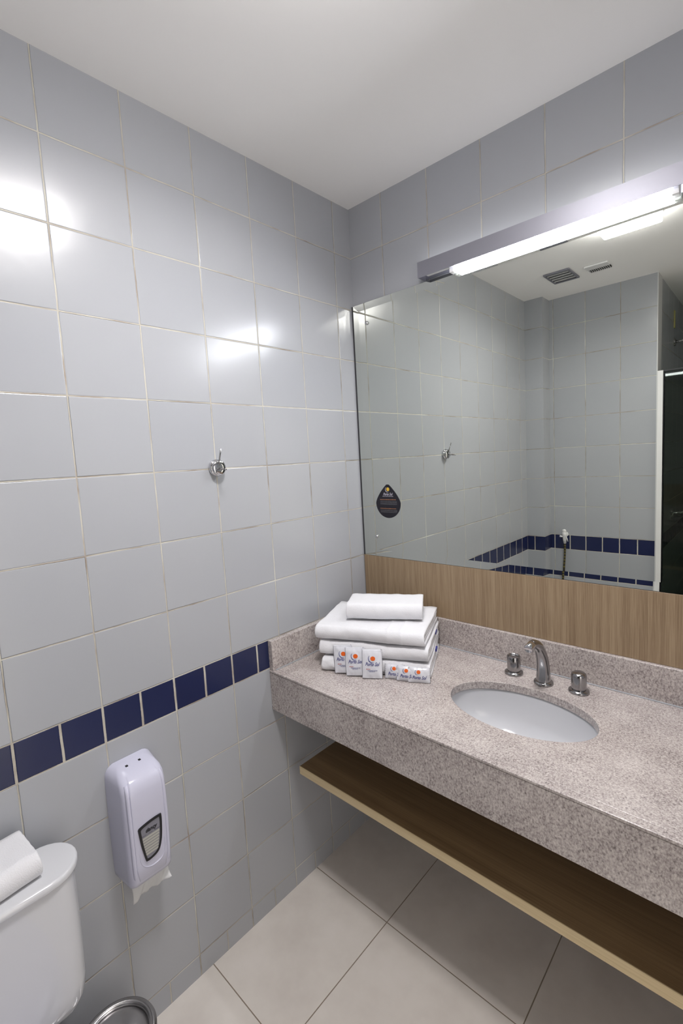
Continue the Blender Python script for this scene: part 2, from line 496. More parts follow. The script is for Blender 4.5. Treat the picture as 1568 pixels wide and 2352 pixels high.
def lines_me(rows, rnd, seed=1):
    """rows: (x0, x1, y, h): rows of tiny illegible strokes"""
    rg = random.Random(seed); vs = []; fs = []
    for xa, xb, y, h in rows:
        x = xa
        while x < xb:
            wd = rg.uniform(0.4, 1.1)*rnd; hh = h*rg.uniform(0.7, 1.0)
            k = len(vs); e = min(x+wd, xb)
            vs += [(x, y-hh/2, 0), (e, y-hh/2, 0), (e, y+hh/2, 0), (x, y+hh/2, 0)]; fs.append((k, k+1, k+2, k+3))
            x = e+rnd*rg.uniform(0.2, 0.5)
    me = bpy.data.meshes.new('lines'); me.from_pydata(vs, [], fs); return me

# drop shaped sticker on the mirror
t = tag(empty('drop_sticker', (0.141, yf, 1.400)), 'black drop shaped sticker with a sun logo on the mirror', 'sticker')
pts = []
hw, top, bot = 0.0605, 0.074, -0.061
for i in range(64):
    a = -PI/2+2*PI*i/64
    x = math.cos(a); y = math.sin(a)
    if y > 0:
        s = y
        px_ = hw*x*(1-0.30*s**1.5); py_ = s*top
        px_ = math.copysign(hw*(1-s**1.35)**0.92+0.005*s, x) if abs(x) > 1e-6 else 0
    else:
        px_ = hw*x; py_ = y*(-bot)
    pts.append((px_, py_))
bm = bmesh.new()
f1 = [bm.verts.new((x, -0.0012, z)) for x, z in pts]; f0 = [bm.verts.new((x, -0.0001, z)) for x, z in pts]
bm.faces.new(f1); bm.faces.new(f0[::-1])
for i in range(64):
    j = (i+1) % 64; bm.faces.new((f1[i], f0[i], f0[j], f1[j]))
obj('sticker_face', bm, M['navy'], t)
pf = lambda x, y: (x, -0.0016, y)
printed('logo_sun', disc_me(0.002, 0.055, 0.0075, 0.0075), M['gold'], t, pf)
printed('logo_crescent', crescent_me(0.0, 0.054, 0.0105, math.radians(120), math.radians(300), 0.0025), M['wink'], t, pf)
printed('printed_name', text_mesh('nm', 'Porto Sol', 0.0150, 0.40, bold=0.0003, squash=0.78), M['wink'], t, lambda x, y: (x, -0.0016, y+0.035))
printed('printed_lines', lines_me([(-0.026, 0.027, 0.0265, 0.0022)], 0.002, 3), M['wink'], t, pf)
for yy, sd in ((0.0135, 5), (-0.0225, 6)):
    printed('printed_heading', lines_me([(-0.039, 0.039, yy, 0.0042)], 0.0028, sd), M['tan'], t, pf)
for yy, sd in ((0.0065, 7), (0.0025, 8), (-0.0015, 9), (-0.0055, 10), (-0.0295, 11), (-0.0335, 12), (-0.0375, 13)):
    printed('printed_line', lines_me([(-0.038, 0.044, yy, 0.0018)], 0.0020, sd), M['gink'], t, pf)

# ------------------------------------------------------------------ granite counter
ZC = 0.868; YF = -0.549; SCX, SCY, SA, SB = 0.7686, -0.2803, 0.1998, 0.1261
t = tag(empty('vanity_counter', (0, 0, 0)), 'speckled pinkish grey granite counter under the mirror', 'counter')
bm = bmesh.new()
def ring_slab(bm, x0, x1, y0, y1, z0, z1, cx, cy, a, b):
    angs = [2*PI*i/128 for i in range(128)]
    for px_, py_ in ((x0, y0), (x1, y0), (x1, y1), (x0, y1)):
        angs.append(math.atan2(py_-cy, px_-cx) % (2*PI))
    angs = sorted(set(round(q, 6) for q in angs))
    o1, i1, o0, i0 = [], [], [], []
    for q in angs:
        c, s = math.cos(q), math.sin(q)
        tt = min([((x1 if c > 0 else x0)-cx)/c if abs(c) > 1e-9 else 1e9, ((y1 if s > 0 else y0)-cy)/s if abs(s) > 1e-9 else 1e9])
        r = 1/math.sqrt((c/a)**2+(s/b)**2)
        for L_, (xx, yy, zz) in ((o1, (cx+tt*c, cy+tt*s, z1)), (i1, (cx+r*c, cy+r*s, z1)), (o0, (cx+tt*c, cy+tt*s, z0)), (i0, (cx+r*c, cy+r*s, z0))):
            L_.append(bm.verts.new((xx, yy, zz)))
    n_ = len(angs)
    for i in range(n_):
        j = (i+1) % n_
        bm.faces.new((o1[i], o1[j], i1[j], i1[i])); bm.faces.new((o0[i], i0[i], i0[j], o0[j]))
        bm.faces.new((o1[i], o0[i], o0[j], o1[j])); bm.faces.new((i1[i], i1[j], i0[j], i0[i]))
ring_slab(bm, 0.001, XR-0.001, YF+0.021, -0.001, ZC-0.024, ZC, SCX, SCY, SA, SB)
obj('slab', bm, M['granite'], t, bevel=0.0015)
obj('edge_strip', B(0.001, XR-0.001, YF-0.001, YF+0.021, ZC-0.0075, ZC), M['granite'], t, bevel=0.002)
obj('apron', B(0.001, XR-0.001, YF, YF+0.020, 0.724, ZC-0.008), M['granite'], t, bevel=0.0012)
obj('splashback', B(0.001, XR-0.001, -0.024, -0.0005, ZC+0.0002, 0.9715), M['granite'], t, bevel=0.0015)
obj('splashback', B(0.0005, 0.021, YF+0.001, -0.0245, ZC+0.0002, 0.974), M['granite'], t, bevel=0.0015)
bm = B((0.021, 0.0245, YF+0.012, -0.026, ZC, ZC+0.003), (0.022, XR-0.002, -0.0275, -0.024, ZC, ZC+0.003))
o = obj('silicone_bead', bm, M['silic'], t, bevel=0.001)

# sink bowl
t = tag(empty('sink_bowl', (SCX, SCY, ZC-0.0245)), 'oval white porcelain sink set under the granite counter', 'sink')
prof = []
N = 22
for i in range(N+1):
    s = i/N
    prof.append((1.03*(1-s**2.6)**0.5 if i < N else 0.0, -0.145*s**0.9))
out = [(r*1.05+0.012 if r > 0 else 0, h-0.010) for r, h in prof]
bm = bmesh.new()
pr = [(1.12, -0.0102), (1.12, -0.0002), (1.035, -0.0002)]+[(r*1.0, h) for r, h in prof]
lathe(pr, 96, 'z', (0, 0, 0), bm, sx=SA, sy=SB)
lathe([(1.12, -0.0102)]+[(r+0.04 if r > 0 else 0, h-0.0102) for r, h in prof], 96, 'z', (0, 0, 0), bm, sx=SA, sy=SB)
bmesh.ops.delete(bm, geom=[f for f in bm.faces if len(f.verts) > 10], context='FACES_ONLY')
bmesh.ops.remove_doubles(bm, verts=bm.verts, dist=1e-5)
obj('basin', bm, M['porc'], t, smooth=True)
obj('drain', lathe([(0, -0.1415), (0.012, -0.1415), (0.016, -0.140), (0.024, -0.1405), (0.026, -0.1435), (0, -0.1435)], 32), M['chrome'], t, smooth=True)

# faucet
t = tag(empty('faucet', (0.771, -0.098, ZC)), 'curved worn chrome faucet spout behind the sink', 'faucet')
obj('base_flange', lathe([(0, 0.0003), (0.0275, 0.0003), (0.0285, 0.003), (0.0275, 0.007), (0.023, 0.010), (0.0, 0.010)], 40), M['dchrome'], t, smooth=True, auto=60)
path = catmull([(0, 0, 0.006), (0, 0.001, 0.035), (0, -0.003, 0.068), (0, -0.016, 0.100), (0, -0.040, 0.130), (0, -0.068, 0.147), (0, -0.088, 0.152)], 8)
n_ = len(path)
obj('spout', tube(path, [0.0215-0.0095*(i/(n_-1))**0.9 for i in range(n_)], 32), M['dchrome'], t, smooth=True, auto=60)
o = obj('spout_tip', lathe([(0, -0.001), (0.0105, 0), (0.0122, 0.002), (0.0122, 0.030), (0.0112, 0.032), (0.009, 0.0315), (0, 0.029)], 32, 'z'), M['chrome'], t, smooth=True, auto=50)
o.location = (0, -0.084, 0.1515); o.rotation_euler = (math.radians(96), 0, 0)
o = obj('aerator', lathe([(0, 0), (0.0075, 0), (0.008, 0.010), (0, 0.010)], 24), M['dchrome'], t, smooth=True, auto=50)
o.location = (0, -0.096, 0.134)
def handle(loc, label, rounded):
    t = tag(empty('tap_handle', loc), label, 'tap handle', 'tap handles beside the faucet')
    obj('base_flange', lathe([(0, 0.0003), (0.0275, 0.0003), (0.0285, 0.003), (0.0275, 0.007), (0.021, 0.010), (0.0, 0.010)], 40), M['dchrome'], t, smooth=True, auto=60)
    if rounded:
        p = [(0, 0.010), (0.0195, 0.010), (0.0208, 0.016), (0.0213, 0.050), (0.0200, 0.056), (0.016, 0.0592), (0.008, 0.0605), (0, 0.061)]
    else:
        p = [(0, 0.010), (0.0195, 0.010), (0.0205, 0.016), (0.0210, 0.0565), (0.0198, 0.0585), (0.0180, 0.0575), (0.0165, 0.054), (0.006, 0.053), (0, 0.053)]
    obj('knob', lathe(p, 40), M['dchrome'], t, smooth=True, auto=60)
    return t
handle((0.674, -0.086, ZC), 'chrome tap knob to the left of the faucet, nearest the towels', False)
handle((0.870, -0.092, ZC), 'chrome tap knob to the right of the faucet', True)

# ------------------------------------------------------------------ shelf under the counter
t = tag(empty('wood_shelf', (0, 0, 0)), 'dark wood shelf with pale front edge under the counter', 'shelf')
obj('board', B(0.055, XR-0.001, -0.486, -0.0005, 0.472, 0.5005), M['shelf'], t, bevel=0.0008)
obj('edge_band', B(0.0545, XR-0.001, -0.4885, -0.4862, 0.4715, 0.5008), M['edge'], t)['label'] = 'pale beige front edge'

# ------------------------------------------------------------------ towels
def fold(bm, W, D, Hh, n, seed, rag=0.0, wav=0.003, bands=(), nw=84):
    """nested U folds, closed side at -y, open side at +y, width along x"""
    th = Hh/(2*n)
    for j in range(n):
        r = Hh/2-th*(j+0.5); hw = th*0.47
        yc = -D/2+Hh/2*0.8
        yb = D/2-0.006*j
        def path(rr, inner):
            P = []
            for k in range(11): P.append((yb+(yc-yb)*k/10.0-0*rr, Hh/2+rr))
            for k in range(1, 12):
                a = PI/2+PI*k/12.0
                P.append((yc+0.8*rr*math.cos(a), Hh/2+rr*math.sin(a)))
            for k in range(11): P.append((yc+(yb-0.004-yc)*k/10.0, Hh/2-rr))
            return P
        po = path(r+hw, 0); pi_ = path(max(r-hw, 0.0008), 1)
        sec = []
        for q in (po, pi_[::-1]):
            sec += q
        npnt = len(po); m_ = len(sec)
        rows = []
        wj = W-0.004*j
        for i in range(nw+1):
            s = i/nw; x = (s-0.5)*wj
            end = min(s, 1-s)*W
            pinch = 1.0
            row = []
            for (y, z) in sec:
                dz = z-Hh/2
                e = max(0, 1-end/0.008); z2 = Hh/2+dz*(1-0.05*e*e)
                p = Vector((x*9+seed, y*9, z*14+j*3))
                q = noise.noise_vector(p)*wav+noise.noise_vector(Vector((x*38+seed, y*38, z*50+j)))*wav*0.33
                for bx in bands:
                    k_ = math.exp(-((x-bx)/0.0035)**2)*0.0016
                    dy_ = -k_ if y < yc else 0; z2 += k_ if z > Hh/2 else 0; q.y += dy_
                if rag: q.y += rag*noise.noise(Vector((x*30+seed, z*70, y*8)))*max(0, 1-(x+W/2)/0.10)
                zz = z2+q.z*(0.35 if z2 < 0.004 else 1.0)
                row.append(bm.verts.new((x+q.x*0.8, y+q.y+0.35*wav*math.sin(x*21+seed)*0.8, max(zz, 0.0003))))
            rows.append(row)
        for a, b in zip(rows, rows[1:]):
            for k in range(m_):
                l = (k+1) % m_
                bm.faces.new((a[k], a[l], b[l], b[k]))
        for row in (rows[0], rows[-1]):
            for k in range(npnt-1):
                bm.faces.new((row[k], row[k+1], row[m_-2-k], row[m_-1-k]))
    return bm
AT = math.radians(23.5)
cx, cy = 0.252, -0.237
def towel(name, label, x, y, z, ang, W, D, Hh, n, seed, group, wav=0.003, **kw):
    o = obj(name, fold(bmesh.new(), W, D, Hh, n, seed, wav=wav, **kw), M['terry'], smooth=True)
    o.location = (x, y, z); o.rotation_euler = (0, 0, ang)
    tag(o, label, 'towel', group)
    return o
G = 'folded white towels stacked on the counter'
tc = towel('bath_towel', 'folded white towel at the bottom of the stack, resting on granite', cx+0.012, cy-0.006, ZC+0.0002, AT+0.03, 0.368, 0.272, 0.0470, 2, 3.1, G, 0.0055, rag=0.010)
tb_ = towel('bath_towel', 'folded white towel in the middle of the stack', cx+0.004, cy-0.001, ZC+0.0520, AT+0.005, 0.372, 0.272, 0.0470, 2, 8.7, G, 0.0045)
ta = towel('bath_towel', 'large folded white towel directly under the small top one', cx-0.004, cy-0.004, ZC+0.1045, AT-0.02, 0.376, 0.276, 0.0490, 2, 15.2, G, 0.0055, bands=(0.068, 0.112))
td = towel('hand_towel', 'small folded white towel on top of the towel stack', 0.2735, -0.2275, ZC+0.1580, math.radians(31), 0.262, 0.135, 0.058, 1, 22.9, G, 0.0050)

for tw, yy, zz in ((tb_, 0.058, 0.034), (tc, 0.030, 0.036)):
    o = obj('care_tag', B(0.1800, 0.1885, yy-0.015, yy+0.015, zz-0.004, zz+0.005), M['ink'], tw, bevel=0.0008)
    o['label'] = 'small dark blue tag'

# ------------------------------------------------------------------ sachets and soap packets
def packet(name, w_, h_, th, label, base, ang, lean, group, cat, kind, roll=0.0):
    t = tag(empty(name, base, (0, 0, 0)), label, cat, group)
    t.matrix_world = Matrix.Translation(base) @ Matrix.Rotation(ang, 4, 'Z') @ Matrix.Rotation(-lean, 4, 'X') @ Matrix.Rotation(roll, 4, 'Y')
    bulge = lambda x, z: th*max(0.0, (1-(2*x/w_/0.86)**2))**0.55*max(0.0, (1-((2*z/h_-1)/0.88)**2))**0.5
    bm = bmesh.new(); nx, nz = 26, 28; g = {}
    for sd in (0, 1):
        for i in range(nx+1):
            for k in range(nz+1):
                x = (i/nx-0.5)*w_; z = k/nz*h_
                edge = (i in (0, nx) or k in (0, nz))
                wr = 0.0013*noise.noise(Vector((x*110+ang*30, z*70, base[0]*50)))+0.0005*math.sin(z*900)*(1 if abs(x) > w_*0.44 else 0)
                yv = -bulge(x, z)*0.9 if sd == 0 else bulge(x, z)*0.5
                if edge and sd == 1: g[(1, i, k)] = g[(0, i, k)]; continue
                # sealed border flutes
                g[(sd, i, k)] = bm.verts.new((x, yv+wr+(0.0 if sd == 0 else 0.0003), z))
    for sd in (0, 1):
        for i in range(nx):
            for k in range(nz):
                v = [g[(sd, i, k)], g[(sd, i+1, k)], g[(sd, i+1, k+1)], g[(sd, i, k+1)]]
                bm.faces.new(v if sd == 0 else v[::-1])
    obj('wrapper', bm, M['sachet'], t, smooth=True)
    fn = lambda x, z: (x, -bulge(x, z)*0.9-0.0015, z)
    if kind == 'tall':
        sc = 1.0; zc = h_*0.60
        printed('logo_sun', disc_me(0.003, h_*0.695, 0.0078, 0.0070), M['orange'], t, fn)
        printed('logo_crescent', crescent_me(0.0008, h_*0.695, 0.0125, math.radians(130), math.radians(300), 0.0022), M['ink'], t, fn)
        printed('printed_name', text_mesh('nm', 'Porto Sol', 0.0160, 0.45, bold=0.0002, squash=0.74), M['ink'], t, lambda x, y: fn(x, y+h_*0.50))
        printed('printed_lines', lines_me([(-0.019, -0.006, h_*0.335, 0.0030)], 0.0025, 2), M['redink'], t, fn)
        printed('printed_lines', lines_me([(-0.015, 0.017, h_*0.285, 0.0020)], 0.0022, 4), M['ink'], t, fn)
        printed('printed_lines', lines_me([(-0.009, 0.009, h_*0.25, 0.0016)], 0.0022, 5), M['ink'], t, fn)
    else:
        printed('logo_sun', disc_me(-0.001, h_*0.74, 0.0062, 0.0055), M['orange'], t, fn)
        printed('logo_crescent', crescent_me(-0.004, h_*0.72, 0.0078, math.radians(120), math.radians(280), 0.0014), M['ink'], t, fn)
        printed('printed_name', text_mesh('nm', 'Porto Sol', 0.0155, 0.45, bold=0.0002, squash=0.72), M['ink'], t, lambda x, y: fn(x, y+h_*0.37))
    return t
G = 'toiletry sachets leaning on the towels'
L1, AN = math.radians(12), math.radians(31)
packet('toiletry_sachet', 0.066, 0.092, 0.006, 'leftmost of three upright white sachets, partly covered', (0.2365, -0.4190, ZC+0.0048), math.radians(26), L1, G, 'sachet', 'tall', math.radians(-5))
packet('toiletry_sachet', 0.066, 0.092, 0.006, 'middle one of three upright white sachets', (0.2790, -0.4085, ZC+0.0036), math.radians(29), L1, G, 'sachet', 'tall', math.radians(-3))
packet('toiletry_sachet', 0.066, 0.093, 0.006, 'rightmost of three upright white sachets, fully visible', (0.3330, -0.3890, ZC+0.0015), math.radians(33), L1, G, 'sachet', 'tall')
G = 'wrapped soap bars leaning on the towels'
L2 = math.radians(10)
packet('wrapped_soap', 0.066, 0.047, 0.008, 'leftmost of three small wrapped soaps, mostly covered', (0.3925, -0.3480, ZC+0.0015), math.radians(24), L2, G, 'soap', 'small')
packet('wrapped_soap', 0.068, 0.047, 0.008, 'middle one of three small wrapped soaps', (0.4325, -0.3375, ZC+0.0015), math.radians(24), L2, G, 'soap', 'small')
packet('wrapped_soap', 0.070, 0.047, 0.008, 'rightmost of three small wrapped soaps, fully visible', (0.4690, -0.3230, ZC+0.0015), math.radians(28), L2, G, 'soap', 'small')

# ------------------------------------------------------------------ robe hook
t = tag(empty('robe_hook', (0.0, -0.697, 1.580)), 'chrome robe hook with two thin pegs on the left tiled wall', 'hook')
obj('rosette', lathe([(0, 0.0003), (0.0245, 0.0003), (0.0262, 0.003), (0.0262, 0.009), (0.0240, 0.0125), (0.0215, 0.0130), (0.0215, 0.0150), (0.0235, 0.0165), (0.0235, 0.0205), (0.0205, 0.0235), (0.0100, 0.0245), (0, 0.0245)], 40, 'x'), M['chrome'], t, smooth=True, auto=70)
obj('peg', tube([(0.020, -0.001, 0.0), (0.0245, -0.002, 0.015), (0.0400, -0.002, 0.057)], [0.0028, 0.0025, 0.0021], 14), M['dchrome'], t, smooth=True)
obj('peg', tube([(0.020, -0.003, -0.002), (0.040, -0.003, -0.005), (0.0625, -0.004, -0.006)], [0.0028, 0.0025, 0.0028], 14), M['dchrome'], t, smooth=True)

# ------------------------------------------------------------------ paper dispenser
DY, DZ0, DZ1 = -1.046, 0.500, 0.812
t = tag(empty('paper_dispenser', (0, DY, DZ0)), 'tall white plastic paper dispenser on the left wall', 'dispenser')
HT = DZ1-DZ0
def rrect(hw_, dep, rad, rb=0.004, n=7):
    """plan outline: wall side flat at x=0, front rounded; returns list (x, y)"""
    P = [(0.0005, hw_), ]
    for k in range(n+1):
        a = PI/2-PI/2*k/n
        P.append((dep-rad+rad*math.cos(a), hw_-0.006-rad+rad*math.sin(a)))
    Q = [(x, -y) for x, y in P[::-1]]
    return P+Q
def loft(sections, cap=True):
    bm = bmesh.new(); R_ = []
    for z, P in sections: R_.append([bm.verts.new((x, y, z)) for x, y in P])
    for a, b in zip(R_, R_[1:]):
        for i in range(len(a)):
            j = (i+1) % len(a); bm.faces.new((a[i], a[j], b[j], b[i]))
    if cap: bm.faces.new(R_[0][::-1]); bm.faces.new(R_[-1])
    return bm
secs = []
prof = [(0.0, 0.060, 0.078, 0.014), (0.006, 0.0625, 0.088, 0.018), (0.020, 0.0640, 0.094, 0.020), (0.10, 0.0645, 0.099, 0.021), (0.20, 0.0645, 0.102, 0.022), (0.262, 0.0640, 0.102, 0.022),
        (0.283, 0.0630, 0.097, 0.023), (0.294, 0.0610, 0.088, 0.024), (0.303, 0.0560, 0.070, 0.024), (0.309, 0.0480, 0.045, 0.022), (HT, 0.0400, 0.026, 0.012)]
for z, a, b, c in prof: secs.append((z, rrect(a, b, c)))
obj('cover', loft(secs), M['plastic'], t, smooth=True, auto=50)
# raised front panel with side ridges
def panel_sec(hw_, dep, rise):
    n = 5; P = [(dep-0.030, hw_), (dep-0.004, hw_-0.001)]
    P += [(dep+rise-0.001, hw_-0.004), (dep+rise, hw_-0.008)]
    return P+[(x, -y) for x, y in P[::-1]]
secs = []
for z, hw_, dep, rise in ((0.010, 0.028, 0.086, 0.0005), (0.022, 0.040, 0.0935, 0.0022), (0.060, 0.0445, 0.0965, 0.0032), (0.14, 0.0455, 0.0995, 0.0036), (0.22, 0.0455, 0.1015, 0.0036), (0.262, 0.0450, 0.1012, 0.0034), (0.281, 0.0440, 0.0965, 0.0032), (0.293, 0.0420, 0.0880, 0.003), (0.3015, 0.0390, 0.0700, 0.003), (0.308, 0.033, 0.047, 0.0015)):
    secs.append((z, panel_sec(hw_, dep, rise)))
obj('front_panel', loft(secs), M['plastic'], t, smooth=True, auto=45)
obj('back_plate', B(0.0005, 0.009, -0.0625, 0.0625, 0.006, 0.275), M['plastic'], t, bevel=0.004)
for yy in (-0.022, 0.012):
    o = obj('key_slot', B(0.036, 0.043, yy, yy+0.006, 0.3080, 0.3108), M['dark'], t)
# window: black frame with smoked pane
def trap(off):
    # (y, z) in dispenser coordinates, +y towards the mirror
    base_ = [(-0.0305, 0.169), (0.0275, 0.172), (0.0300, 0.150), (0.0235, 0.112), (0.0150, 0.088), (-0.0010, 0.0765), (-0.0150, 0.076), (-0.0200, 0.082), (-0.0270, 0.125)]
    cyy = sum(p[0] for p in base_)/9; czz = sum(p[1] for p in base_)/9
    base_ = [(-0.031, 0.166), (-0.026, 0.171), (0.0, 0.1765), (0.026, 0.178), (0.0295, 0.174), (0.0295, 0.150), (0.0265, 0.112), (0.0195, 0.086), (0.010, 0.076), (-0.006, 0.071), (-0.0145, 0.0715), (-0.018, 0.076), (-0.026, 0.120)]
    out_ = []
    for y, z in base_:
        v = Vector((y-0.001, (z-0.125)))
        out_.append((0.001+v.x*(1-off/0.028), 0.125+v.y*(1-off/0.052)))
    P = catmull([(y, z, 0) for y, z in out_+[out_[0]]], 4)
    return [(p.x, p.y) for p in P[:-1]]
fx = lambda z: 0.0955+0.0075*min(1, max(0, z/0.2))+0.0030
def ringface(bm, A, Bp, dx):
    va = [bm.verts.new((fx(z)+dx, y, z)) for y, z in A]; vb = [bm.verts.new((fx(z)+dx, y, z)) for y, z in Bp]
    for i in range(len(A)):
        j = (i+1) % len(A); bm.faces.new((va[i], va[j], vb[j], vb[i]))
    return va, vb
bm = bmesh.new()
A, Bp = trap(-0.001), trap(0.0046)
va, vb = ringface(bm, A, Bp, 0.0022)
wa = [bm.verts.new((fx(z)-0.006, y, z)) for y, z in A]; wb = [bm.verts.new((fx(z)-0.006, y, z)) for y, z in Bp]
for i in range(len(A)):
    j = (i+1) % len(A); bm.faces.new((va[j], va[i], wa[i], wa[j])); bm.faces.new((vb[i], vb[j], wb[j], wb[i]))
wf = obj('window_frame', bm, M['black'], t)
wf['label'] = 'black window frame'
bm = bmesh.new()
bm.faces.new([bm.verts.new((fx(z)+0.0007, y, z)) for y, z in Bp])
obj('window_pane', bm, M['smoke'], wf)
bm = bmesh.new()
for k in range(7):
    z = 0.086+k*0.0078; y0_, y1_ = -0.0200-0.0004*k, 0.0165+0.0010*k
    quad(bm, [(fx(z)+0.0012, y0_, z), (fx(z)+0.0012, y1_, z+0.0008), (fx(z)+0.0012, y1_, z+0.0068), (fx(z)+0.0012, y0_, z+0.0060)])
obj('paper_stack', bm, M['dpaper'], wf)
printed('printed_name', text_mesh('nm', 'dancy', 0.0150, 0.35, bold=0.0004, squash=0.85), M['black'], wf, lambda x, y: (fx(0.155)+0.0016, x+0.0005, y+0.1545))
printed('printed_lines', lines_me([(-0.024, 0.025, 0.1440, 0.0008)], 0.02, 4), M['dark'], wf, lambda x, y: (fx(y)+0.0014, x, y))

rp = catmull([(0.1000, -0.034, 0.118), (0.0982, -0.0305, 0.078), (0.0965, -0.022, 0.058), (0.0955, -0.006, 0.0475), (0.0958, 0.010, 0.047), (0.0968, 0.026, 0.054), (0.0985, 0.0345, 0.074), (0.1005, 0.0355, 0.108)], 6)
rp = [Vector((p.x+0.0015, p.y, p.z)) for p in rp]
obj('ridge', tube(rp, [0.0028*min(1, 0.25+2.2*min(i, len(rp)-1-i)/(len(rp)-1)) for i in range(len(rp))], 12), M['plastic'], t, smooth=True)
for sy_ in (-1, 1):
    rp = catmull([(0.086, sy_*0.0435, 0.288), (0.0965, sy_*0.0457, 0.268), (0.0995, sy_*0.0465, 0.20), (0.0975, sy_*0.0460, 0.12), (0.0925, sy_*0.0445, 0.045), (0.080, sy_*0.040, 0.012)], 8)
    obj('ridge', tube(rp, 0.0052, 12), M['plastic'], t, smooth=True)

# paper sheet hanging under it
bm = bmesh.new(); g = []
nx, nz = 18, 12
for i in range(nx+1):
    row = []
    for k in range(nz+1):
        s = i/nx; q = k/nz
        y = -0.050+0.100*s; z = 0.010-q*(0.060-0.006*s)
        x = 0.062+0.010*math.sin(q*2.4+s*2)+0.050*max(0, s-0.60)*2*q*q+0.004*math.sin(s*9+q*2)+0.003*math.sin(s*23+q*5)
        z += 0.020*max(0, s-0.62)*q*q*2
        row.append(bm.verts.new((x, y, z)))
    g.append(row)
for i in range(nx):
    for k in range(nz): bm.faces.new((g[i][k], g[i+1][k], g[i+1][k+1], g[i][k+1]))
o = obj('paper_towel', bm, M['paper'], smooth=True)
md = o.modifiers.new('thick', 'SOLIDIFY'); md.thickness = 0.0004
o.location = (0, DY, DZ0)
tag(o, 'crumpled white paper sheet hanging under the dispenser', 'paper')

# ------------------------------------------------------------------ toilet
TY0 = -1.218; TL = 0.40; LX0, LX1 = 0.032, 0.174; LZ = 0.721
TC = TY0-TL/2
t = tag(empty('toilet', (0, TC, 0)), 'white porcelain toilet with cistern against the left wall', 'toilet')
def stadium(x0, x1, hl, n=14, bul=0.0, e=1.0):
    r = (x1-x0)/2; cxx = (x0+x1)/2; P = []
    for k in range(n+1):
        a = -PI/2+PI*k/n
        P.append((cxx-r*math.sin(a)*-1*1.0, hl-r+r*math.cos(a)))
    P = [(cxx+r*math.sin(-a_), hl-r*e+r*e*math.cos(a_)) for a_ in [-PI/2+PI*k/n for k in range(n+1)]]
    Q = [(x, -y) for x, y in P[::-1]]
    return P+Q
S = []
for z, d in ((0.7035, 0.004), (0.7050, 0.0012), (0.7080, 0.0), (0.7150, 0.0003), (0.7190, 0.0018), (0.7205, 0.0040), (0.7210, 0.0075)):
    S.append((z, stadium(LX0+d, LX1-d, TL/2-d)))
obj('cistern_lid', loft(S), M['porc'], t, smooth=True, auto=60)
S = []
for z, d in ((0.372, 0.055), (0.376, 0.035), (0.388, 0.019), (0.405, 0.010), (0.440, 0.006), (0.56, 0.004), (0.7032, 0.004)):
    S.append((z, stadium(LX0+0.002+min(d, 0.03)*0.3, LX1-0.006-min(d, 0.04)*0.6, TL/2-0.006-d*0.9, e=0.75)))
obj('cistern', loft(S), M['porc'], t, smooth=True, auto=60)
def oval(cx_, a, b, z, n=40): return (z, [(cx_+a*math.cos(2*PI*i/n), b*math.sin(2*PI*i/n)) for i in range(n)])
obj('bowl', loft([oval(0.33, 0.20, 0.105, 0.0005), oval(0.33, 0.185, 0.10, 0.05), oval(0.33, 0.16, 0.095, 0.15), oval(0.36, 0.20, 0.14, 0.26), oval(0.38, 0.255, 0.18, 0.35), oval(0.38, 0.265, 0.185, 0.372)]), M['porc'], t, smooth=True, auto=60)
obj('seat_cover', loft([oval(0.40, 0.235, 0.180, 0.3735), oval(0.40, 0.24, 0.186, 0.378), oval(0.40, 0.24, 0.186, 0.392), oval(0.40, 0.23, 0.176, 0.399)]), M['plastic'], t, smooth=True, auto=60)

o = towel('hand_towel', 'white ribbed hand towel resting on the toilet cistern', 0.100, -1.43, LZ+0.0003, math.radians(96), 0.26, 0.118, 0.060, 1, 31.0, None, 0.0025)
# hem ribs at the visible end of that towel
me = o.data
for v in me.vertices:
    e = 0.13-v.co.x if False else 0.13-abs(v.co.x)
    if v.co.x > 0 and e < 0.03 and v.co.z > 0.004:
        v.co.z += 0.0012*math.sin(v.co.y*420)*(1-e/0.03)

# ------------------------------------------------------------------ waste bin
t = tag(empty('waste_bin', (0.168, -1.199, 0)), 'round stainless steel waste bin on floor beside the toilet', 'bin')
obj('body', lathe([(0, 0.0005), (0.082, 0.0005), (0.084, 0.004), (0.0865, 0.238), (0.0865, 0.2385), (0, 0.2385)], 64), M['steel'], t, smooth=True, auto=50)
obj('lid_ring', lathe([(0.0872, 0.228), (0.0900, 0.232), (0.0905, 0.245), (0.0880, 0.250), (0.0800, 0.2515), (0.0735, 0.2500), (0.0715, 0.2460), (0.0710, 0.2405)], 64), M['steel'], t, smooth=True, auto=80)
bmesh_ring = None
obj('lid', lathe([(0.0700, 0.2400), (0.0700, 0.2440), (0.0660, 0.2475), (0.0550, 0.2560), (0.0400, 0.2630), (0.0200, 0.2672), (0, 0.2680)], 64), M['lidsteel'], t, smooth=True, auto=70)

